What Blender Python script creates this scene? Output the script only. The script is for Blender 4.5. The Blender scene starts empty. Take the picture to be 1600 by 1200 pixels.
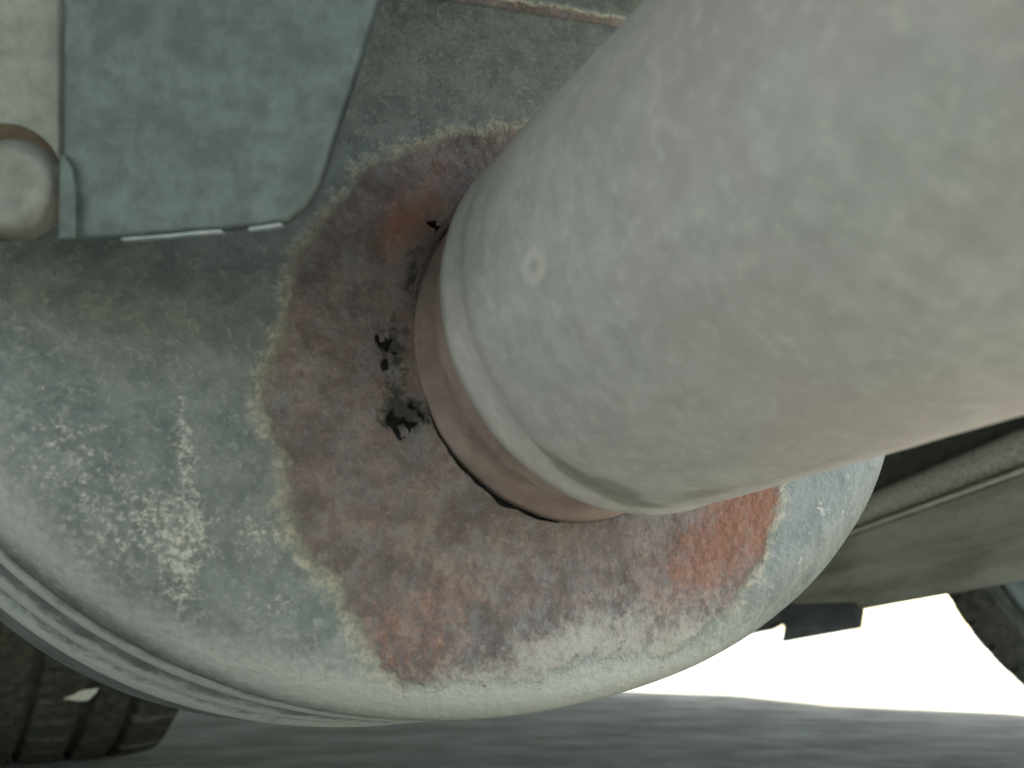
import bpy, bmesh, math, random
import numpy as np
from mathutils import Vector, Matrix, noise
S = bpy.context.scene
COL = S.collection
rad = math.radians
random.seed(4)

# ------------------------------------------------------------------ camera
CAM_H = 0.14
PITCH = math.atan(385 / 1550)
cam = bpy.data.cameras.new('camera')
cam.sensor_width = 36
cam.lens = 36 * 1550 / 1600
cam.clip_start = 0.005
cam.clip_end = 3000
cam.dof.use_dof = True
cam.dof.focus_distance = 0.26
cam.dof.aperture_fstop = 24
camo = bpy.data.objects.new('camera', cam)
COL.objects.link(camo)
camo.location = (0, 0, CAM_H)
camo.rotation_euler = (math.pi / 2 + PITCH, 0, 0)
S.camera = camo

# ------------------------------------------------------------------ light
SUN_EL, SUN_AZ = rad(54), rad(60)          # azimuth measured from +Y towards +X
w = bpy.data.worlds.new('World')
S.world = w
w.use_nodes = True
wn = w.node_tree
wn.nodes.clear()
sky = wn.nodes.new('ShaderNodeTexSky')
sky.sky_type = 'NISHITA'
sky.sun_disc = False
sky.sun_elevation = SUN_EL
sky.sun_rotation = SUN_AZ
sky.air_density = 1.0
sky.dust_density = 2.0
sky.ozone_density = 0.5
bg = wn.nodes.new('ShaderNodeBackground')
bg.inputs['Strength'].default_value = 0.15
wo = wn.nodes.new('ShaderNodeOutputWorld')
wn.links.new(sky.outputs[0], bg.inputs['Color'])
wn.links.new(bg.outputs[0], wo.inputs['Surface'])
sun = bpy.data.lights.new('sun', 'SUN')
sun.energy = 4.0
sun.angle = rad(0.53)
sun.color = (1.0, 0.97, 0.93)
suno = bpy.data.objects.new('sun', sun)
COL.objects.link(suno)
sd_ = Vector((math.sin(SUN_AZ) * math.cos(SUN_EL), math.cos(SUN_AZ) * math.cos(SUN_EL), math.sin(SUN_EL)))
suno.rotation_euler = sd_.to_track_quat('Z', 'Y').to_euler()
suno.location = sd_ * 5

S.view_settings.view_transform = 'Standard'
S.view_settings.look = 'None'
S.view_settings.gamma = 1
S.view_settings.exposure = 2.58
S.view_settings.use_curve_mapping = False
S.view_settings.use_white_balance = True
S.view_settings.white_balance_temperature = 7000
S.view_settings.white_balance_tint = 5
S.render.engine = 'CYCLES'
S.cycles.max_bounces = 10
S.cycles.diffuse_bounces = 6

# ------------------------------------------------------------------ helpers
def link(o, parent=None):
    COL.objects.link(o)
    if parent is not None:
        o.parent = parent
    return o

def empty(name, label, cat, loc=(0, 0, 0)):
    o = bpy.data.objects.new(name, None)
    o.empty_display_size = 0.02
    o.location = loc
    link(o)
    o['label'] = label
    o['category'] = cat
    bpy.context.view_layer.update()
    return o

def mesh_obj(name, verts, faces, mat, parent=None, smooth=True, attrs=None, bevel=0):
    """verts in world space; the object keeps an identity world transform under its parent"""
    me = bpy.data.meshes.new(name)
    me.from_pydata([tuple(v) for v in verts], [], faces)
    me.update()
    if attrs:
        for k, a in attrs.items():
            at = me.attributes.new(k, 'FLOAT', 'POINT')
            at.data.foreach_set('value', np.asarray(a, dtype=np.float32))
    if smooth:
        me.polygons.foreach_set('use_smooth', [True] * len(me.polygons))
    me.materials.append(mat)
    o = bpy.data.objects.new(name, me)
    link(o, parent)
    if parent is not None:
        off = Vector((0, 0, 0))
        p = parent
        while p is not None:
            off += p.location
            p = p.parent
        o.location = -off
    if bevel:
        b = o.modifiers.new('bevel', 'BEVEL')
        b.width = bevel
        b.segments = 3
        b.limit_method = 'ANGLE'
        b.angle_limit = rad(40)
    return o

def orient(verts, faces):
    bm = bmesh.new()
    vs = [bm.verts.new(v) for v in verts]
    for f in faces:
        try:
            bm.faces.new([vs[i] for i in f])
        except ValueError:
            pass
    bmesh.ops.recalc_face_normals(bm, faces=bm.faces)
    bm.verts.index_update()
    fs = [[v.index for v in f.verts] for f in bm.faces]
    bm.free()
    return verts, fs

def grid_faces(nr, nc, closed=True):
    fs = []
    for i in range(nr - 1):
        for j in range(nc if closed else nc - 1):
            k = (j + 1) % nc
            fs.append((i * nc + j, i * nc + k, (i + 1) * nc + k, (i + 1) * nc + j))
    return fs

def prism(outline, direction):
    """closed solid: an outline (list of Vectors) swept along a vector"""
    n = len(outline)
    v = list(outline) + [p + direction for p in outline]
    f = [tuple(range(n)), tuple(range(2 * n - 1, n - 1, -1))]
    for i in range(n):
        j = (i + 1) % n
        f.append((i, j, n + j, n + i))
    return orient(v, f)

def fbm(x, y, z, oc=4):
    return noise.fractal(Vector((x, y, z)), 1.0, 2.0, oc)

# point on a ray of the planning camera, used to measure real positions
_f = Vector((0, math.cos(PITCH), math.sin(PITCH)))
_u = Vector((0, -math.sin(PITCH), math.cos(PITCH)))
def at(px, py, d):
    return Vector((0, 0, CAM_H)) + d * (_f + Vector((1, 0, 0)) * ((px - 800) / 1550) - _u * ((py - 600) / 1550))
def on_ground(px, py):
    r = at(px, py, 1) - Vector((0, 0, CAM_H))
    return Vector((0, 0, CAM_H)) + r * (-CAM_H / r.z)

# ------------------------------------------------------------------ node helper
class NT:
    def __init__(s, name, rough=0.7, metal=0.0, spec=0.4):
        s.m = bpy.data.materials.new(name)
        s.m.use_nodes = True
        s.t = s.m.node_tree
        s.b = s.t.nodes['Principled BSDF']
        s.b.inputs['Roughness'].default_value = rough
        s.b.inputs['Metallic'].default_value = metal
        s.b.inputs['Specular IOR Level'].default_value = spec
        s.co = s.t.nodes.new('ShaderNodeTexCoord').outputs['Object']
    def put(s, sock, v):
        if isinstance(v, (int, float)):
            sock.default_value = v
        elif isinstance(v, tuple):
            sock.default_value = v if len(v) == len(sock.default_value) else v + (1.0,)
        else:
            s.t.links.new(v, sock)
    def map(s, scale=(1, 1, 1), rot=(0, 0, 0), loc=(0, 0, 0)):
        n = s.t.nodes.new('ShaderNodeMapping')
        n.inputs['Scale'].default_value = scale
        n.inputs['Rotation'].default_value = rot
        n.inputs['Location'].default_value = loc
        s.t.links.new(s.co, n.inputs['Vector'])
        return n.outputs[0]
    def noise(s, scale, detail=5, rough=0.6, vec=None, dist=0.0):
        n = s.t.nodes.new('ShaderNodeTexNoise')
        n.inputs['Scale'].default_value = scale
        n.inputs['Detail'].default_value = detail
        n.inputs['Roughness'].default_value = rough
        n.inputs['Distortion'].default_value = dist
        s.t.links.new(vec if vec is not None else s.co, n.inputs['Vector'])
        return n.outputs['Fac']
    def voro(s, scale, feat='F1', vec=None):
        n = s.t.nodes.new('ShaderNodeTexVoronoi')
        n.feature = feat
        n.inputs['Scale'].default_value = scale
        s.t.links.new(vec if vec is not None else s.co, n.inputs['Vector'])
        return n.outputs['Distance']
    def math(s, op, a, b=0.0, clamp=False):
        n = s.t.nodes.new('ShaderNodeMath')
        n.operation = op
        n.use_clamp = clamp
        s.put(n.inputs[0], a)
        s.put(n.inputs[1], b)
        return n.outputs[0]
    def ramp(s, v, lo, hi, a=0.0, b=1.0):
        n = s.t.nodes.new('ShaderNodeMapRange')
        n.interpolation_type = 'SMOOTHSTEP'
        s.put(n.inputs['Value'], v)
        n.inputs['From Min'].default_value = lo
        n.inputs['From Max'].default_value = hi
        n.inputs['To Min'].default_value = a
        n.inputs['To Max'].default_value = b
        return n.outputs[0]
    def mix(s, f, a, b):
        n = s.t.nodes.new('ShaderNodeMix')
        n.data_type = 'RGBA'
        s.put(n.inputs[0], f)
        s.put(n.inputs[6], a)
        s.put(n.inputs[7], b)
        return n.outputs[2]
    def attr(s, name):
        n = s.t.nodes.new('ShaderNodeAttribute')
        n.attribute_name = name
        return n.outputs['Fac']
    def geo(s, out):
        return s.t.nodes.new('ShaderNodeNewGeometry').outputs[out]
    def color(s, c): s.put(s.b.inputs['Base Color'], c)
    def rough(s, c): s.put(s.b.inputs['Roughness'], c)
    def bump(s, h, dist, strength=1.0):
        n = s.t.nodes.new('ShaderNodeBump')
        n.inputs['Distance'].default_value = dist
        n.inputs['Strength'].default_value = strength
        s.put(n.inputs['Height'], h)
        s.t.links.new(n.outputs[0], s.b.inputs['Normal'])

# ------------------------------------------------------------------ materials
def mat_ground():
    n = NT('worn_asphalt', 1.0, 0, 0.05)
    big = n.noise(1.6, 4, 0.6)
    st = n.noise(5, 5, 0.65, n.map((1.3, 1.6, 1), (0, 0, rad(-25))))
    fine = n.noise(260, 4, 0.7)
    c = n.mix(n.ramp(st, 0.35, 0.68), (0.15, 0.155, 0.128), (0.40, 0.395, 0.34))
    c = n.mix(n.ramp(big, 0.3, 0.7, 0, 0.5), c, (0.28, 0.278, 0.24))
    c = n.mix(n.ramp(fine, 0.35, 0.7, 0, 0.35), c, (0.34, 0.335, 0.30))
    n.color(c)
    n.bump(n.math('ADD', n.math('MULTIPLY', fine, 0.6), st), 0.006)
    return n.m

def mat_cap():
    """dusty grey coated steel, red rust inside the edge 'sd' > 0, pale scale where 'dep' is set"""
    n = NT('rusted_muffler_steel', 0.62, 0.15, 0.35)
    sd = n.attr('sd')                         # mm, positive inside the rust
    dep = n.attr('dep')
    soot = n.attr('soot')
    dust_light = n.attr('dust_light')
    nb = n.noise(45, 5, 0.6)
    nm = n.noise(140, 5, 0.65)
    nf = n.noise(520, 5, 0.7)
    nff = n.noise(1500, 3, 0.7)
    grey = n.mix(n.ramp(nm, 0.3, 0.7), (0.085, 0.097, 0.088), (0.155, 0.166, 0.15))
    grey = n.mix(n.ramp(nf, 0.5, 0.75, 0, 0.45), grey, (0.33, 0.34, 0.31))
    grey = n.mix(n.ramp(nff, 0.35, 0.65, 0.0, 0.30), grey, (0.08, 0.095, 0.09))
    # dusty tint painted on the lower shoulder as light from below
    dn = n.math('ADD', dust_light, n.math('MULTIPLY', n.math('SUBTRACT', nf, 0.5), 0.7))
    grey = n.mix(n.ramp(dn, 0.05, 1.0, 0, 0.85), grey, (0.40, 0.40, 0.36))
    # scale deposits
    dv = n.math('ADD', n.math('MULTIPLY', dep, 0.15), n.math('MULTIPLY', n.noise(720, 5, 0.75), 0.9))
    grey = n.mix(n.ramp(dv, 0.56, 0.72, 0, 0.75), grey, n.mix(n.ramp(nff, 0.35, 0.65), (0.30, 0.29, 0.25), (0.46, 0.43, 0.36)))
    # ragged edge
    edge = n.math('ADD', sd, n.math('MULTIPLY', n.math('SUBTRACT', nm, 0.5), 5.0))
    edge = n.math('ADD', edge, n.math('MULTIPLY', n.math('SUBTRACT', nf, 0.5), 5.0))
    tan = n.mix(n.ramp(nf, 0.35, 0.65), (0.22, 0.185, 0.12), (0.38, 0.34, 0.255))
    tanf = n.math('MULTIPLY', n.ramp(edge, -4.5, -0.2), n.ramp(nf, 0.3, 0.65, 0.25, 0.85))
    tanf = n.math('MULTIPLY', tanf, n.ramp(n.attr('rdust'), 0.1, 0.5, 1, 0.1))
    col = n.mix(tanf, grey, tan)
    r1 = n.mix(n.ramp(nm, 0.35, 0.65), (0.108, 0.085, 0.077), (0.185, 0.138, 0.122))
    r1 = n.mix(n.ramp(n.noise(220, 4, 0.7, n.map((1, 1, 1), (0, 0, 0), (3, 1, 7))), 0.45, 0.68, 0, 0.75), r1, (0.155, 0.15, 0.152))
    hot = n.attr('hot')
    hn = n.math('ADD', hot, n.math('MULTIPLY', n.math('SUBTRACT', nb, 0.5), 2.2))
    hn = n.math('ADD', hn, n.math('MULTIPLY', n.math('SUBTRACT', nf, 0.5), 2.2))
    r1 = n.mix(n.ramp(hn, 0.1, 1.1, 0, 0.85), r1, (0.235, 0.095, 0.055))
    r1 = n.mix(n.ramp(nff, 0.48, 0.66, 0, 0.32), r1, (0.07, 0.055, 0.05))
    r1 = n.mix(n.ramp(n.noise(1100, 3, 0.7, n.map((1, 1, 1), (0, 0, 0), (1, 8, 2))), 0.56, 0.74, 0, 0.3), r1, (0.28, 0.24, 0.215))
    rd = n.math('ADD', n.attr('rdust'), n.math('MULTIPLY', n.math('SUBTRACT', nm, 0.5), 1.5))
    rd = n.math('ADD', rd, n.math('MULTIPLY', n.math('SUBTRACT', nf, 0.5), 2.4))
    r1 = n.mix(n.ramp(rd, -0.05, 1.15, 0, 0.92), r1, (0.33, 0.305, 0.265))
    col = n.mix(n.ramp(edge, -0.8, 0.7), col, r1)
    sn = n.math('ADD', soot, n.math('MULTIPLY', n.math('SUBTRACT', nf, 0.5), 3.0))
    sn = n.math('ADD', sn, n.math('MULTIPLY', n.math('SUBTRACT', nm, 0.5), 2.4))
    col = n.mix(n.ramp(sn, 0.35, 1.25, 0, 0.92), col, (0.024, 0.025, 0.019))
    n.color(col)
    n.rough(n.ramp(edge, -1, 1, 0.55, 0.85))
    rel = n.math('ADD', n.math('MULTIPLY', nf, n.ramp(edge, -2, 1, 0.35, 1.0)), n.math('MULTIPLY', nm, 0.5))
    n.bump(rel, 0.0012, 0.9)
    return n.m

def mat_shell():
    n = NT('dusty_muffler_shell', 0.55, 0.15, 0.35)
    nm = n.noise(110, 5, 0.65)
    nf = n.noise(420, 5, 0.7)
    c = n.mix(n.ramp(nm, 0.3, 0.7), (0.115, 0.125, 0.115), (0.19, 0.20, 0.185))
    c = n.mix(n.ramp(nf, 0.5, 0.75, 0, 0.4), c, (0.33, 0.335, 0.305))
    c = n.mix(n.ramp(n.voro(300), 0.02, 0.16, 0.3, 0), c, (0.52, 0.52, 0.5))
    crest_n = n.math('ADD', n.attr('crest_light'), n.math('MULTIPLY', n.math('SUBTRACT', nm, 0.5), 0.9))
    crest_n = n.math('ADD', crest_n, n.math('MULTIPLY', n.math('SUBTRACT', nf, 0.5), 0.7))
    c = n.mix(n.ramp(crest_n, 0.25, 0.8, 0, 0.9), c, (0.50, 0.51, 0.47))  # rib highlights put into the colour
    n.color(c)
    n.bump(n.math('ADD', nm, n.math('MULTIPLY', nf, 0.6)), 0.0008, 0.7)
    return n.m

def mat_collar():
    n = NT('heat_browned_pipe', 0.6, 0.2, 0.35)
    nm = n.noise(90, 5, 0.6)
    nf = n.noise(480, 4, 0.7)
    c = n.mix(n.ramp(nm, 0.32, 0.68), (0.235, 0.17, 0.15), (0.35, 0.27, 0.24))
    c = n.mix(n.ramp(nf, 0.5, 0.75, 0, 0.5), c, (0.33, 0.28, 0.24))
    c = n.mix(n.ramp(n.noise(200, 5, 0.7), 0.6, 0.75, 0, 0.6), c, (0.09, 0.06, 0.045))
    n.color(c)
    n.bump(nf, 0.0004, 0.6)
    return n.m

def mat_tip():
    n = NT('dusty_tailpipe_sleeve', 0.6, 0.1, 0.4)
    big = n.noise(18, 4, 0.55)
    nm = n.noise(170, 4, 0.6)
    nf = n.noise(420, 4, 0.65)
    c = n.mix(n.ramp(nm, 0.32, 0.68), (0.375, 0.365, 0.345), (0.45, 0.44, 0.42))
    c = n.mix(n.ramp(big, 0.40, 0.62, 0, 0.7), c, (0.43, 0.37, 0.355))
    c = n.mix(n.ramp(nf, 0.48, 0.7, 0, 0.5), c, (0.56, 0.55, 0.51))
    c = n.mix(n.ramp(n.noise(120, 3, 0.5, n.map((1, 1, 1), (0, 0, 0), (5, 2, 1))), 0.66, 0.8, 0, 0.4), c, (0.25, 0.24, 0.21))
    wt = n.math('ADD', n.attr('wet'), n.math('MULTIPLY', n.math('SUBTRACT', nm, 0.5), 1.0))
    c = n.mix(n.ramp(wt, 0.3, 0.9, 0, 0.75), c, (0.21, 0.20, 0.165))
    ring = n.attr('ring')
    c = n.mix(n.ramp(ring, 0.2, 0.8, 0, 0.6), c, (0.60, 0.56, 0.52))
    n.color(c)
    n.bump(n.math('ADD', nm, n.math('MULTIPLY', nf, 0.4)), 0.0003, 0.5)
    return n.m

def mat_zinc(name, a, b, spec=0.4):
    n = NT(name, 0.5, 0.25, spec)
    nm = n.noise(260, 5, 0.7)
    nf = n.noise(90, 4, 0.6)
    c = n.mix(n.ramp(nm, 0.32, 0.68), a, b)
    c = n.mix(n.ramp(nf, 0.4, 0.7, 0, 0.4), c, tuple(0.6 * v for v in a))
    n.color(c)
    n.bump(nm, 0.0004, 0.5)
    return n.m

def mat_panel(name, a, b, dirx, scale=1.0):
    n = NT(name, 0.75, 0, 0.3)
    v = n.map((30, 4, 30), (0, 0, dirx))
    st = n.noise(1.0 * scale, 5, 0.65, v)
    nf = n.noise(320, 4, 0.7)
    c = n.mix(n.ramp(st, 0.32, 0.68), a, b)
    c = n.mix(n.ramp(nf, 0.5, 0.75, 0, 0.35), c, tuple(1.5 * v for v in b))
    n.color(c)
    n.bump(nf, 0.0006, 0.5)
    return n.m

def mat_rubber():
    n = NT('tyre_rubber', 0.85, 0, 0.25)
    nf = n.noise(90, 5, 0.7)
    c = n.mix(n.ramp(nf, 0.35, 0.7), (0.04, 0.042, 0.032), (0.095, 0.095, 0.072))
    n.color(c)
    n.bump(nf, 0.0015, 0.5)
    return n.m

def mat_flat(name, a, b, rough=0.6, metal=0.0, scale=40):
    n = NT(name, rough, metal, 0.4)
    nf = n.noise(scale, 5, 0.65)
    n.color(n.mix(n.ramp(nf, 0.33, 0.68), a, b))
    if rough < 0.88:
        n.bump(nf, 0.0006, 0.4)
    return n.m

M_GROUND, M_CAP, M_SHELL, M_COLLAR, M_TIP = mat_ground(), mat_cap(), mat_shell(), mat_collar(), mat_tip()
M_ZINC = mat_zinc('clouded_zinc_plate', (0.060, 0.074, 0.070), (0.100, 0.120, 0.110))
M_EDGE_LIGHT = mat_zinc('painted_edge_highlight', (0.28, 0.31, 0.31), (0.42, 0.45, 0.45))  # paler metal for the highlight painted on the bracket's lower edge
M_STRAP = mat_zinc('dusty_strap_steel', (0.15, 0.158, 0.135), (0.22, 0.225, 0.195))
M_BUSH = mat_zinc('brown_bush', (0.14, 0.138, 0.115), (0.20, 0.198, 0.17))
M_RING_SHADE = mat_flat('brown_shade_ring', (0.05, 0.037, 0.022), (0.09, 0.062, 0.036), 0.85, 0, 200)  # dark brown that stands for the recess shadow round the bush
M_WELD = mat_flat('weld_steel', (0.075, 0.055, 0.042), (0.16, 0.105, 0.085), 0.8, 0.1, 300)
M_PANEL = mat_panel('dusty_underbody_plastic', (0.24, 0.245, 0.205), (0.46, 0.46, 0.40), rad(5))
M_FLANGE = mat_flat('chalky_sealed_flange', (0.42, 0.41, 0.37), (0.78, 0.76, 0.71), 0.9, 0, 240)
M_TRIM = mat_flat('pale_trim_edge', (0.62, 0.60, 0.52), (0.75, 0.73, 0.65), 0.5, 0, 60)
M_PAN = mat_flat('undersealed_floor', (0.045, 0.05, 0.042), (0.085, 0.09, 0.075), 0.85, 0, 60)
M_PAINT = mat_flat('grey_body_paint', (0.30, 0.31, 0.30), (0.33, 0.34, 0.33), 0.35, 0.0, 8)
M_RUBBER = mat_rubber()
M_RIM = mat_flat('dull_wheel_steel', (0.09, 0.105, 0.10), (0.15, 0.165, 0.155), 0.6, 0.1, 30)
M_BLACK = mat_flat('black_plastic_tab', (0.035, 0.04, 0.042), (0.06, 0.065, 0.066), 0.5, 0, 50)
M_SLIVER = mat_flat('pale_sliver_flat', (0.50, 0.48, 0.40), (0.62, 0.60, 0.52), 0.8, 0, 80)

# ------------------------------------------------------------------ ground
gv, gf = [], []
xs = [-900, -60, -12, -4] + [-2.4 + 0.16 * i for i in range(31)] + [4, 12, 60, 900]
ys = [-900, -60, -12, -4] + [-1.6 + 0.16 * i for i in range(31)] + [5, 12, 60, 900]
for y in ys:
    for x in xs:
        gv.append((x, y, -0.003 + 0.003 * fbm(x * 1.3, y * 1.3, 0, 3) if abs(x) < 3 and -2 < y < 4 else -0.003))
ground = mesh_obj('road', gv, grid_faces(len(ys), len(xs), False), M_GROUND)
ground['kind'] = 'structure'
ground['label'] = 'grey weathered asphalt road under and beyond the car'

# ------------------------------------------------------------------ muffler
MO = Vector((0.0019, 0.2256, 0.2519))
FM = Vector((-0.47954500, 0.87330271, -0.08590096))          # away from the end cap, into the muffler
RM = Vector((0.85747935, 0.48714405, 0.16558937))
UM = Vector((-0.18645578, -0.00574925, 0.98244653))
MA, MB, MN, HD, RS = 0.1436, 0.1286, 2.155, 0.0097, 0.0162
PC = (-0.0010, -0.0503)                                        # where the outlet pipe meets the cap
def W(a, b, d):
    return MO + RM * a + UM * b + FM * d
def sect(t, off):
    c, s = math.cos(t), math.sin(t)
    return ((MA + off) * math.copysign(abs(c) ** (2 / MN), c), (MB + off) * math.copysign(abs(s) ** (2 / MN), s))

RUST = np.array([
    (-12.4, 2.1), (-19.1, 1.8), (-24.2, 0.3), (-29.2, -2.8), (-34.4, -4.0), (-40.8, -6.5), (-46.4, -9.7), (-49.8, -14.0),
    (-53.9, -18.5), (-57.1, -21.6), (-59.7, -26.3), (-62.0, -29.0), (-63.9, -33.8), (-64.8, -39.2), (-66.4, -44.4), (-68.1, -47.6),
    (-70.3, -50.7), (-71.6, -57.1), (-71.5, -62.1), (-70.2, -67.3), (-69.3, -76.1), (-68.2, -83.6), (-66.3, -88.8), (-61.9, -94.3),
    (-60.2, -100.7), (-57.7, -106.0), (-55.3, -111.3), (-50.6, -115.6), (-44.0, -117.7), (-36.7, -117.3), (-28.1, -119.2), (-20.3, -119.1),
    (-11.8, -118.0), (-1.7, -118.5), (7.1, -118.6), (13.6, -121.9), (24.3, -118.0), (36.4, -111.7), (44.9, -105.1), (50.9, -99.5),
    (56.7, -91.2), (60.3, -84.1), (65.0, -69.3), (65.9, -43.2), (61.5, -16.1), (42.5, 0.6), (19.0, 8.8), (4.7, 6.2)])
def signed_dist(P, poly):
    best = np.full(len(P), 1e9)
    inside = np.zeros(len(P), bool)
    for i in range(len(poly)):
        a, b = poly[i], poly[(i + 1) % len(poly)]
        ab = b - a
        t = np.clip(((P - a) @ ab) / (ab @ ab), 0, 1)
        best = np.minimum(best, np.hypot(*(P - (a + t[:, None] * ab)).T))
        cr = ((a[1] > P[:, 1]) != (b[1] > P[:, 1]))
        xi = a[0] + (P[:, 1] - a[1]) / (b[1] - a[1] + 1e-12) * ab[0]
        inside ^= cr & (P[:, 0] < xi)
    return np.where(inside, best, -best)
def blob(P, x, y, sx, sy, ang=0):
    c, s = math.cos(ang), math.sin(ang)
    dx, dy = P[:, 0] - x, P[:, 1] - y
    u, v = dx * c + dy * s, -dx * s + dy * c
    return np.exp(-(u / sx) ** 2 - (v / sy) ** 2)

muffler = empty('exhaust_muffler', 'grey drum muffler with a red-brown rust patch round its fat dusty tailpipe', 'muffler', MO + FM * 0.06 - UM * 0.1286)

NTH, NR = 720, 190
pts, deps = [], []
outer = []
for j in range(NTH):                                           # outer edge of the flat face seen from PC
    t = 2 * math.pi * j / NTH
    dx, dy = math.cos(t), math.sin(t)
    lo, hi = 0.0, 0.3
    for _ in range(40):
        mid = (lo + hi) / 2
        q = abs((PC[0] + dx * mid) / (MA - RS)) ** MN + abs((PC[1] + dy * mid) / (MB - RS)) ** MN
        if q < 1: lo = mid
        else: hi = mid
    outer.append(lo)
def hole_r(t):
    d = math.degrees(t) % 360
    r = 0.0390
    if 196 < d < 256:
        k = math.sin(math.pi * (d - 196) / 60)
        r = 0.0399 + 0.0008 * k ** 0.7 + 0.0008 * k * fbm(d * 0.16, 3, 0, 5)
    return r
def dome(a, b):
    q = (abs(a / (MA - RS)) ** MN + abs(b / (MB - RS)) ** MN) ** (1 / MN)
    return HD * max(0.0, 1 - min(q, 1) ** 2) ** 1.5
for i in range(NR):
    s = i / (NR - 1)
    s = s ** 1.55
    for j in range(NTH):
        t = 2 * math.pi * j / NTH
        r0 = hole_r(t)
        r = r0 + (outer[j] - r0) * s
        a, b = PC[0] + math.cos(t) * r, PC[1] + math.sin(t) * r
        pts.append((a, b))
        deps.append(-dome(a, b))
NSH = 16
for k in range(1, NSH + 1):                                    # rolled shoulder
    ph = k / NSH * math.pi / 2
    for j in range(NTH):
        t = 2 * math.pi * j / NTH
        a, b = PC[0] + math.cos(t) * outer[j], PC[1] + math.sin(t) * outer[j]
        te = math.atan2(math.copysign(abs(b / (MB - RS)) ** (MN / 2), b), math.copysign(abs(a / (MA - RS)) ** (MN / 2), a))
        a2, b2 = sect(te, -RS * (1 - math.sin(ph)))
        pts.append((a2, b2))
        deps.append(RS * (1 - math.cos(ph)))
P = np.array(pts) * 1000
D = np.array(deps)
sdv = signed_dist(P, RUST)
frac = np.array([fbm(p[0] * 0.06, p[1] * 0.06, 2.0, 4) for p in P])
fine = np.array([fbm(p[0] * 0.35, p[1] * 0.35, 9.0, 3) for p in P])
sdv = sdv + frac * 1.6 + fine * 0.8
rc = np.hypot(P[:, 0] - PC[0] * 1000, P[:, 1] - PC[1] * 1000)
ang = np.degrees(np.arctan2(P[:, 1] - PC[1] * 1000, P[:, 0] - PC[0] * 1000)) % 360
dep_a = (blob(P, -88.0, -66.5, 2.2, 14) + blob(P, -91.1, -88.4, 2.2, 10, 0.12) + 0.62 * blob(P, -108.8, -63.5, 9, 12) + 0.62 * blob(P, -103.1, -80.8, 6, 9)
         + 0.62 * blob(P, -94.8, -77.2, 4, 6) + 0.62 * blob(P, -87.2, -82.6, 4, 6) + 0.6 * blob(P, -73.2, -96.3, 6, 4) + 0.8 * blob(P, -76.2, -83.1, 4, 4)
         + 0.35 * blob(P, -93.9, -78.2, 28, 26))
for x, y, r in ((72.5, -94.8, 2.1), (85.4, -87.0, 1.3), (80.6, -96.2, 1.2), (61.5, -102.4, 1.0), (61.2, -106.5, 1.0), (-60.8, -37.3, 0.5), (-54.7, -42.9, 0.5)):
    dep_a = np.maximum(dep_a, 1.3 * blob(P, x, y, r, r * 1.3))
hot_a = (0.95 * blob(P, 51.9, -96.8, 16, 22, 0.5) + 0.8 * blob(P, 28.7, -103.2, 22, 12, 0.6) + 0.7 * blob(P, -33.6, -16.4, 6, 18, -0.6) + 0.55 * blob(P, -39.3, -41.1, 7, 22)
         + 0.8 * blob(P, -54.1, -107.3, 8, 9) + 0.35 * blob(P, -51.9, -78.4, 9, 9) + 0.35 * blob(P, -37.5, -99.2, 12, 9)) - 0.15
rd_a = (0.9 * blob(P, -5.6, -124.9, 40, 9, 0.05) + 0.75 * blob(P, -8.7, -113.8, 20, 5, 0.1) + 0.7 * blob(P, 18.4, -123.4, 14, 8, 0.5) + 0.6 * blob(P, -39.1, -120.0, 14, 5))
soot_a = (1.1 * blob(P, -45.4, -50.8, 4.2, 10) + 1.2 * blob(P, -43.8, -62.9, 5.5, 5) + 0.95 * blob(P, -37.7, -33.2, 2.8, 10, -0.3)
          + 0.45 * ((ang > 255) & (ang < 330)) * np.exp(-((rc - 41) / 6) ** 2))
stripe = np.exp(-((P[:, 1] - 41.5 - 0.03 * (P[:, 0] - 12)) / 1.4) ** 2)
soot_a = np.maximum(soot_a, 0.0)
dust_light_a = 0.8 * np.clip((-P[:, 1] - 97 - 0.10 * (P[:, 0] + 70)) / 36, 0, 1) * (0.4 + 0.6 * (D > -0.004)) + 0.22 * blob(P, -123.1, -66.8, 14, 40)  # paler downwards, light from below put into the dusty colour
dust_light_a = dust_light_a + 0.65 * np.exp(-((D - 0.0075) / 0.0048) ** 2) * np.clip((-P[:, 1] - 35) / 30, 0, 1) * np.clip((60 - P[:, 0]) / 60, 0.25, 1)  # pale band painted as the shoulder's highlight
sdv = np.maximum(sdv, -0.5 + stripe * 3.0 - 2.2 * (stripe < 0.3) - 40 * (stripe < 0.05) + frac * 2)
# relief: coating breaks off in a small step at the rust edge, blisters inside, a stamped crease above
step = 1 / (1 + np.exp(-sdv * 2.2))
D = D + 0.00045 * step + 0.0005 * frac * step + 0.00028 * fine * (0.3 + step) + 0.0016 * stripe
D = D - 0.0012 * np.exp(-((rc - 40.5) / 3.5) ** 2) * (0.6 + 0.6 * fine)
D = D + 0.0010 * np.array([fbm(p[0] * 0.018, p[1] * 0.018, 5.0, 2) for p in P])
fs = grid_faces(NR + NSH, NTH)
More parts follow.
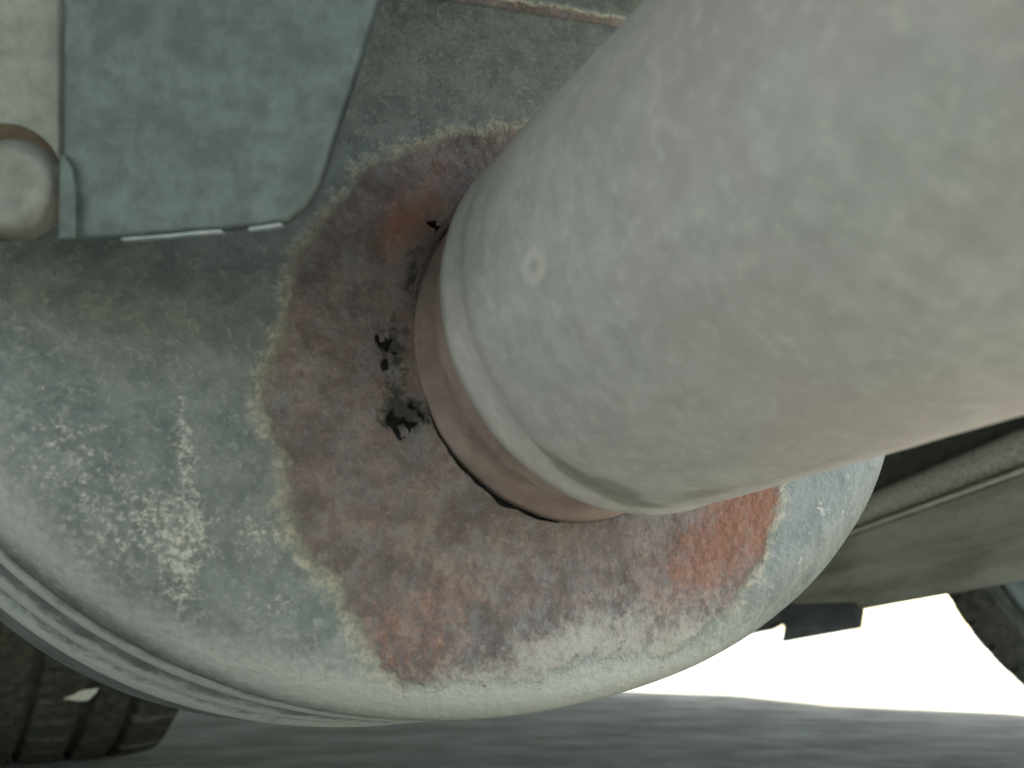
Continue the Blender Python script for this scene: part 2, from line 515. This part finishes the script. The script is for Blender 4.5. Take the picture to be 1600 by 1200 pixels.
# rusted-through holes
HOLES = [((-31.6, -21.6), 2.3, 1.25, 0.5), ((-44.5, -64.8), 2.6, 2.1, -0.3), ((-47.0, -62.2), 1.4, 1.0, 0.4), ((-41.7, -62.0), 1.0, 2.2, 0.35), ((-46.5, -47.2), 1.2, 1.9, 0.2), ((-44.8, -49.8), 1.0, 0.7, 0.0), ((-47.2, -51.7), 0.8, 1.3, 0.0)]
gone = np.zeros(len(P), bool)
for (hx, hy), sx, sy, an in HOLES:
    c, s = math.cos(an), math.sin(an)
    dx, dy = P[:, 0] - hx, P[:, 1] - hy
    gone |= ((dx * c + dy * s) / sx) ** 2 + ((-dx * s + dy * c) / sy) ** 2 < 1 + 3.2 * fine + 0.5 * frac
fs = [f for f in fs if not (gone[f[0]] and gone[f[2]])]
fs = [f[::-1] for f in fs]
cap = mesh_obj('end_cap', [W(p[0] / 1000, p[1] / 1000, d) for p, d in zip(P, D)], fs, M_CAP, muffler,
               attrs=dict(sd=sdv, dep=dep_a, soot=soot_a, dust_light=dust_light_a, hot=hot_a, rdust=rd_a))
cap['label'] = 'end plate with a large ragged rust patch and rusted-through holes'
so = cap.modifiers.new('plate', 'SOLIDIFY')
so.thickness = 0.0012
so.offset = -1

def drum(name, prof, mat, nth=256, lip=None):
    v, crest_light = [], []
    for d, off in prof:
        # dusty crests painted pale as rib highlights, valleys left dark
        crest_light += [0.0 if lip is None else math.exp(-((d - lip[0]) / lip[1]) ** 2)] * nth
        for j in range(nth):
            a, b = sect(2 * math.pi * j / nth, off)
            wob = 0.00035 * fbm(a * 40, b * 40, d * 60, 3)
            v.append(W(a * (1 + wob), b * (1 + wob), d + 0.0008 * fbm(a * 25, b * 25, 4.0, 2)))
    fs = [f[::-1] for f in grid_faces(len(prof), nth)]
    return mesh_obj(name, v, fs, mat, muffler, attrs=dict(crest_light=crest_light))
def rib_prof(d0, d1, h):
    # a rolled rib: a round crest with a tight valley on each side
    return [(d0 + (d1 - d0) * i / 24, -0.0026 + h * math.sin(math.pi * i / 24) ** 0.8) for i in range(25)]
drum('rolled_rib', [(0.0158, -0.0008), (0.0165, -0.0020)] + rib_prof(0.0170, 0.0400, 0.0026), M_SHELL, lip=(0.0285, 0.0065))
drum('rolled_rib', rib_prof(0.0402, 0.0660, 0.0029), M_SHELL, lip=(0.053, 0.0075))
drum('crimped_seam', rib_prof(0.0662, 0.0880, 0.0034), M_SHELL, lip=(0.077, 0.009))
back = [(0.0882, -0.0026), (0.091, -0.0012)] + [(0.095 + 0.005 * i, -0.001) for i in range(5)]
for k in range(9):
    ph = k / 8 * math.pi / 2
    back.append((0.120 + 0.02 * math.sin(ph), -0.001 - 0.02 * (1 - math.cos(ph))))
back += [(0.143, -0.06), (0.144, -0.1280)]
drum('shell', back, M_SHELL)

# outlet pipe, weld and the tailpipe sleeve
TO = Vector((0.0231, 0.1986, 0.2036))
TF = Vector((-0.41031471, 0.91145482, -0.02986562)).normalized()
TR = TF.cross(Vector((0, 0, 1))).normalized()
TU = TR.cross(TF)
def tube(name, prof, mat, parent, nth=160, wob=0.0, attrs=None, closed_end=False):
    v, A_ = [], {}
    for d, r in prof:
        for j in range(nth):
            t = 2 * math.pi * j / nth
            rr = r * (1 + wob * fbm(math.cos(t) * 1.6, math.sin(t) * 1.6, d * 30, 3))
            v.append(TO + TF * d + TR * (math.cos(t) * rr) + TU * (math.sin(t) * rr))
    if attrs:
        for k, fn in attrs.items():
            A_[k] = [fn(d, 2 * math.pi * j / nth) for d, r in prof for j in range(nth)]
    return mesh_obj(name, v, [f[::-1] for f in grid_faces(len(prof), nth)], mat, parent, attrs=A_)
# the collar runs from the hole in the cap into the sleeve, its foot flared
v = []
foot = W(PC[0], PC[1], -dome(*PC) + 0.004)
headc = TO - TF * 0.03
NC = 26
for i in range(NC):
    s = i / (NC - 1)
    cc = foot.lerp(headc, s)
    nx = FM.lerp(TF, s).normalized()
    ax = RM.lerp(TR, s)
    ax = (ax - nx * ax.dot(nx)).normalized()
    ay = ax.cross(nx)
    r = 0.0362 + 0.0034 * (1 - min(1, s / 0.45)) ** 1.4 + (0.0012 * math.exp(-((s - 0.28) / 0.05) ** 2))
    for j in range(160):
        t = 2 * math.pi * j / 160
        rr = r * (1 + 0.006 * fbm(math.cos(t) * 2, math.sin(t) * 2, s * 5, 3))
        v.append(cc + ax * (math.cos(t) * rr) + ay * (math.sin(t) * rr))
collar = mesh_obj('outlet_pipe', *orient(v, grid_faces(NC, 160)), M_COLLAR, muffler)
collar['label'] = 'brown heat-stained stub of pipe cracked away from the end plate'
collar.modifiers.new('wall', 'SOLIDIFY').thickness = 0.0015
# broken weld bead on the sides where the joint still holds
wv, wf = [], []
arc = [d for d in range(290, 290 + 235, 2)]
for i, d in enumerate(arc):
    t = rad(d)
    ends = min(1, i / 24, (len(arc) - 1 - i) / 24)
    rr = 0.0011 * (0.15 + 0.85 * ends) * (1 + 0.10 * math.sin(d * 0.9) + 0.45 * fbm(d * 0.08, 1, 1, 3))
    cr = 0.0400
    a, b = PC[0] + math.cos(t) * cr, PC[1] + math.sin(t) * cr
    base = W(a, b, -dome(a, b) - 0.0003)
    e1 = RM * math.cos(t) + UM * math.sin(t)
    for k in range(8):
        q = 2 * math.pi * k / 8
        wv.append(base + e1 * (math.cos(q) * rr) - FM * (math.sin(q) * rr * 0.8))
wf = grid_faces(len(arc), 8) + [tuple(range(8)), tuple(range(len(wv) - 1, len(wv) - 9, -1))]
mesh_obj('weld_bead', *orient(wv, wf), M_WELD, muffler)

R0 = 0.042

prof = [(0.004, R0 * 0.895), (0.0012, R0 * 0.905), (0.0, R0 * 0.93), (-0.0008, R0 * 0.958), (-0.002, R0 * 0.985), (-0.0038, R0 * 0.997), (-0.0055, R0)]
prof += [(-0.0055 - 0.0035 * i, R0 * (1 - 0.60 * 0.0035 * i) - (0.0007 * math.exp(-((i - 1.6) / 0.8) ** 2))) for i in range(1, 38)]
def wet(d, t):
    # drip stains on the underside near the end of the sleeve
    a = math.degrees(t) % 360
    w_ = 0.0
    for d0, a0, sd0, sa0, k in ((-0.013, 240, 0.003, 8, 1.1), (-0.016, 252, 0.005, 9, 1.2), (-0.0115, 263, 0.0035, 9, 1.0), (-0.027, 267, 0.010, 5, 0.8), (-0.052, 272, 0.02, 4, 0.6)):
        w_ += k * math.exp(-((d - d0) / sd0) ** 2 - ((a - a0) / sa0) ** 2)
    # thin dark crease a little way in from the end
    w_ += 0.5 * math.exp(-((d + 0.0115 + 0.0012 * math.sin(a * 0.09)) / 0.0007) ** 2) * math.exp(-((a - 218) / 26) ** 2)
    return w_
def ringmark(d, t):
    p = (d + 0.0405, (math.degrees(t) - 194 + 180) % 360 - 180)
    rr = math.hypot(p[0] / 0.0036, p[1] * rad(1) * 0.042 / 0.0026)
    return math.exp(-((rr - 0.75) / 0.42) ** 2)
fine_prof = []
for (d0, r0), (d1, r1) in zip(prof, prof[1:]):
    k = max(1, int(abs(d1 - d0) / 0.0009))
    fine_prof += [(d0 + (d1 - d0) * i / k, r0 + (r1 - r0) * i / k) for i in range(k)]
fine_prof.append(prof[-1])
tip = tube('tailpipe_sleeve', fine_prof, M_TIP, muffler, 300, 0.006, dict(wet=wet, ring=ringmark))
tip['label'] = 'fat pale dusty tailpipe sleeve with a rolled end'
# far wall of the sleeve so that it is a real tube with thickness
inner = [(d, r - 0.0016) for d, r in prof[6:]]
tube('sleeve_lining', [(prof[-1][0] - 0.0006, prof[-1][1] - 0.0008)] + inner[::-1], M_COLLAR, tip, 96)

# ------------------------------------------------------------------ hanger bracket in front of the muffler
hanger = empty('hanger_bracket', 'clouded blue-grey zinc bracket plate hanging in front of the muffler drum', 'bracket', at(300, 0, 0.15))
def plate(name, outline, depth, back, mat, bevel, parent):
    ps = [at(x, y, depth) for x, y in outline]
    return mesh_obj(name, *prism(ps, _f * back), mat, parent, False, bevel=bevel)
po = [(97, 374), (180, 372), (300, 362), (400, 354), (447, 346), (478, 322), (500, 285), (522, 215), (552, 125), (590, 0), (640, -150), (690, -420), (97, -420)]
plate('plate', po, 0.150, 0.0030, M_ZINC, 0.0007, hanger)
for o_ in ([(188, 375), (260, 370.5), (300, 366.5), (348, 363), (345, 358.5), (300, 361.5), (262, 366), (190, 371.5)], [(386, 360), (420, 356), (441, 352), (438, 347.5), (418, 351), (388, 355)]):  # pale strips painting the lit lower edge of the plate
    plate('edge_highlight', o_, 0.1494, 0.0020, M_EDGE_LIGHT, 0.0003, hanger)
# folded edge on the left of the plate
plate('folded_edge', [(89, 377), (118, 373), (117, 300), (112, 262), (100, 240), (91, 236)], 0.1480, 0.0024, M_ZINC, 0.0006, hanger)
so_ = [(-160, 358), (93, 350), (93, -420), (-160, -420)]
plate('strap', so_, 0.156, 0.0025, M_STRAP, 0.0006, hanger)
bc = at(2, 288, 0.1505)
def disc(name, c, prof, mat, parent, nth=64):
    e1, e2 = Vector((1, 0, 0)), _u
    v = []
    for d, r in prof:
        for j in range(nth):
            t = 2 * math.pi * j / nth
            v.append(c + _f * d + e1 * (math.cos(t) * r) + e2 * (math.sin(t) * r))
    f = grid_faces(len(prof), nth) + [tuple(range(nth))]
    return mesh_obj(name, *orient(v, f), mat, parent)
px = 0.15 / 1550
disc('shade_ring', at(2, 283, 0.1552), [(0.0, 78 * px), (-0.0002, 90 * px), (0.0008, 96 * px)], M_RING_SHADE, hanger)  # dark ring painted in as the shadow round the bush
bush = disc('bush', bc, [(0.0016, 16 * px), (0.0015, 26 * px), (0.0012, 40 * px), (0.0011, 56 * px), (0.0014, 68 * px), (0.0022, 76 * px), (0.0034, 80 * px), (0.0052, 81 * px)], M_BUSH, hanger)
bush['label'] = 'round brownish bush boss'

# ------------------------------------------------------------------ the car above and around
car = empty('car', 'parked car whose dusty underside, sill and dark wheels surround the muffler', 'car', (0.2, 0.9, 0))
# floor outline, its edges shaped for where shade and sunlight fall
def zpt(p, z): return Vector((p[0], p[1], z))
PAN_EDGE = [(-2.0, -0.9), (-0.4, -0.55), (0.22, -0.30), (0.36, 0.2), (0.50, 0.62), (0.98, 0.72), (1.42, 1.2), (1.40, 1.5), (1.18, 1.78), (1.12, 1.98), (0.86, 2.15), (0.74, 2.5), (0.3, 2.8), (-0.3, 3.5), (-2.0, 3.6)]
mesh_obj('floor_pan', *prism([zpt(p, 0.388) for p in PAN_EDGE], Vector((0, 0, 0.04))), M_PAN, car, False, bevel=0.004)

# unseen block added above the frame to shade the muffler's upper part
bb = [(-1.1, 0.0), (-0.3, 0.005), (0.035, 0.015), (0.05, 0.03), (0.05, 0.125), (0.035, 0.14), (-0.3, 0.15), (-1.1, 0.15)]
mesh_obj('shade_block', *prism([zpt(p, 0.268) for p in bb], Vector((0, 0, 0.117))), M_PAN, car, False, bevel=0.004)

# side sill: a moulded section that runs away from the camera
VPD = at(660, 1077, 1) - Vector((0, 0, CAM_H))
def sill(name, sec, mat, n=60, tmax=0.75, wob=0.0005, bevel=0, tmin=-0.25, smooth=True):
    v, nc = [], len(sec)
    for i in range(n):
        t = tmin + (tmax - tmin) * i / (n - 1)
        for k, (y, d) in enumerate(sec):
            p = at(1600, y, d)
            q = p + VPD * t
            v.append(q + Vector((0, 0, wob * fbm(t * 4, 0.0, 1.5, 1))))
    f = grid_faces(n, nc, True) + [tuple(range(nc)), tuple(range(n * nc - 1, n * nc - nc - 1, -1))]
    return mesh_obj(name, *orient(v, f), mat, car, smooth)
sill('inner_rail', [(520, 0.86), (560, 0.80), (600, 0.80), (655, 0.815), (674, 0.80), (660, 0.90)], M_PAN, smooth=False)
sill('sealed_flange', [(668, 0.775), (676, 0.742), (700, 0.728), (722, 0.733), (736, 0.775), (700, 0.82)], M_FLANGE)
sill('trim_edge', [(729, 0.705), (732, 0.699), (737, 0.699), (739, 0.705), (735, 0.74)], M_TRIM)
panel_sec = [(722, 0.80), (734, 0.715), (741, 0.712)]
for i in range(15):
    s = i / 14
    y = 745 + s * 142
    d = 0.715 + 0.055 * s - 0.012 * math.exp(-((s - 0.68) / 0.07) ** 2) + 0.010 * math.exp(-((s - 0.52) / 0.10) ** 2)
    panel_sec.append((y, d))
panel_sec += [(895, 0.766), (903, 0.770), (907, 0.778), (900, 0.80), (820, 0.84)]
sp = sill('sill_panel', panel_sec, M_PANEL, n=90)
sp['label'] = 'dusty olive-grey sill panel with moulded creases'
# jacking tab hanging below the sill
tb = [at(1188, 975, 1.08), at(1222, 973, 1.08), at(1226, 980, 1.08), at(1222, 1003, 1.08), at(1346, 981, 1.06), at(1351, 952, 1.06), at(1330, 940, 1.06), at(1200, 945, 1.08)]
mesh_obj('jacking_tab', *prism(tb, Vector((0.01, 0.03, 0))), M_BLACK, car, False, bevel=0.002)
tb2 = [at(1160, 992, 1.10), at(1200, 984, 1.10), at(1232, 968, 1.10), at(1232, 940, 1.10), at(1160, 950, 1.10)]
mesh_obj('jacking_tab', *prism(tb2, Vector((0.01, 0.02, 0))), M_BLACK, car, False, bevel=0.002)

# wheels
def wheel(c, axis_az, R, width, lug, spin=0.0, bead=0.66):
    e = bpy.data.objects.new('wheel', None)
    link(e, car)
    e.location = Vector(c) - car.location
    e.empty_display_size = 0.05
    ax = Vector((math.sin(axis_az), math.cos(axis_az), 0))
    fx = Vector((math.cos(axis_az), -math.sin(axis_az), 0))
    h = width / 2
    # tread section from one bead to the other; groove depth varies round the tyre
    md = (bead + 0.92) / 2
    sec = [(-h * 0.80, bead * R), (-h * 0.97, (bead * 2 + md) / 3 * R), (-h * 1.04, md * R), (-h * 0.99, 0.91 * R), (-h * 0.93, 0.955 * R)]
    ny = 58
    sec += [(-h * 0.90 + 1.80 * h * i / ny, None) for i in range(ny + 1)]
    sec += [(h * 0.93, 0.955 * R), (h * 0.99, 0.91 * R), (h * 1.04, md * R), (h * 0.97, (bead * 2 + md) / 3 * R), (h * 0.80, bead * R)]
    nt = 360
    v = []
    for s, r in sec:
        for j in range(nt):
            rr = r
            if r is None:
                u = s / h
                rr = R * (1 - 0.035 * abs(u) ** 5)
                g = 0
                for gc, gw in ((-0.50, 0.045), (-0.16, 0.04), (0.22, 0.05), (0.55, 0.045)):
                    g = max(g, min(1, max(0, (gw - abs(u - gc)) / 0.02)))
                ph = (j / nt * lug + 0.12 * u + spin) % 1
                if abs(u) > 0.55 and ph < 0.12:
                    g = max(g, 0.9)
                if -0.16 < u < 0.22 and ((ph * 2) % 1) < 0.08:
                    g = max(g, 0.35)
                rr -= 0.008 * g
            t = 2 * math.pi * j / nt
            v.append(Vector(c) + ax * s + fx * (math.cos(t) * rr) + Vector((0, 0, math.sin(t) * rr)))
    ty = mesh_obj('tyre', *orient(v, grid_faces(len(sec), nt)), M_RUBBER, e, False)
    rimp = [(-h * 0.80, (bead + 0.015) * R), (-h * 0.98, (bead + 0.02) * R), (-h * 1.0, (bead - 0.005) * R), (-h * 0.90, (bead - 0.03) * R), (-h * 0.5, (bead - 0.06) * R), (-h * 0.1, (bead - 0.075) * R), (h * 0.05, (bead - 0.1) * R), (h * 0.12, 0.42 * R), (h * 0.02, 0.30 * R), (h * 0.05, 0.14 * R), (h * 0.05, 0.002)]
    v = []
    for s, r in rimp:
        for j in range(96):
            t = 2 * math.pi * j / 96
            v.append(Vector(c) + ax * s + fx * (math.cos(t) * r) + Vector((0, 0, math.sin(t) * r)))
    mesh_obj('rim', *orient(v, grid_faces(len(rimp), 96)), M_RIM, e)
    return e
wheel((0.76, 1.06, 0.297), rad(30), 0.30, 0.19, 60, bead=0.79)
wheel((-0.545, 1.19, 0.297), rad(60), 0.30, 0.27, 26)

# ------------------------------------------------------------------ small pale sliver in front of the tyre tread
sc = [at(x, y, 0.967 + 0.00019 * (x - 98)) for x, y in ((98, 1092), (112, 1087), (124, 1080), (152, 1076), (147, 1085), (136, 1095), (118, 1095))]
sliver = mesh_obj('pale_sliver', *prism(sc, Vector((0.001, 0.003, 0.001))), M_SLIVER, None, False)
sliver['label'] = 'small pale sliver against the dark tyre tread'
sliver['category'] = 'sliver'
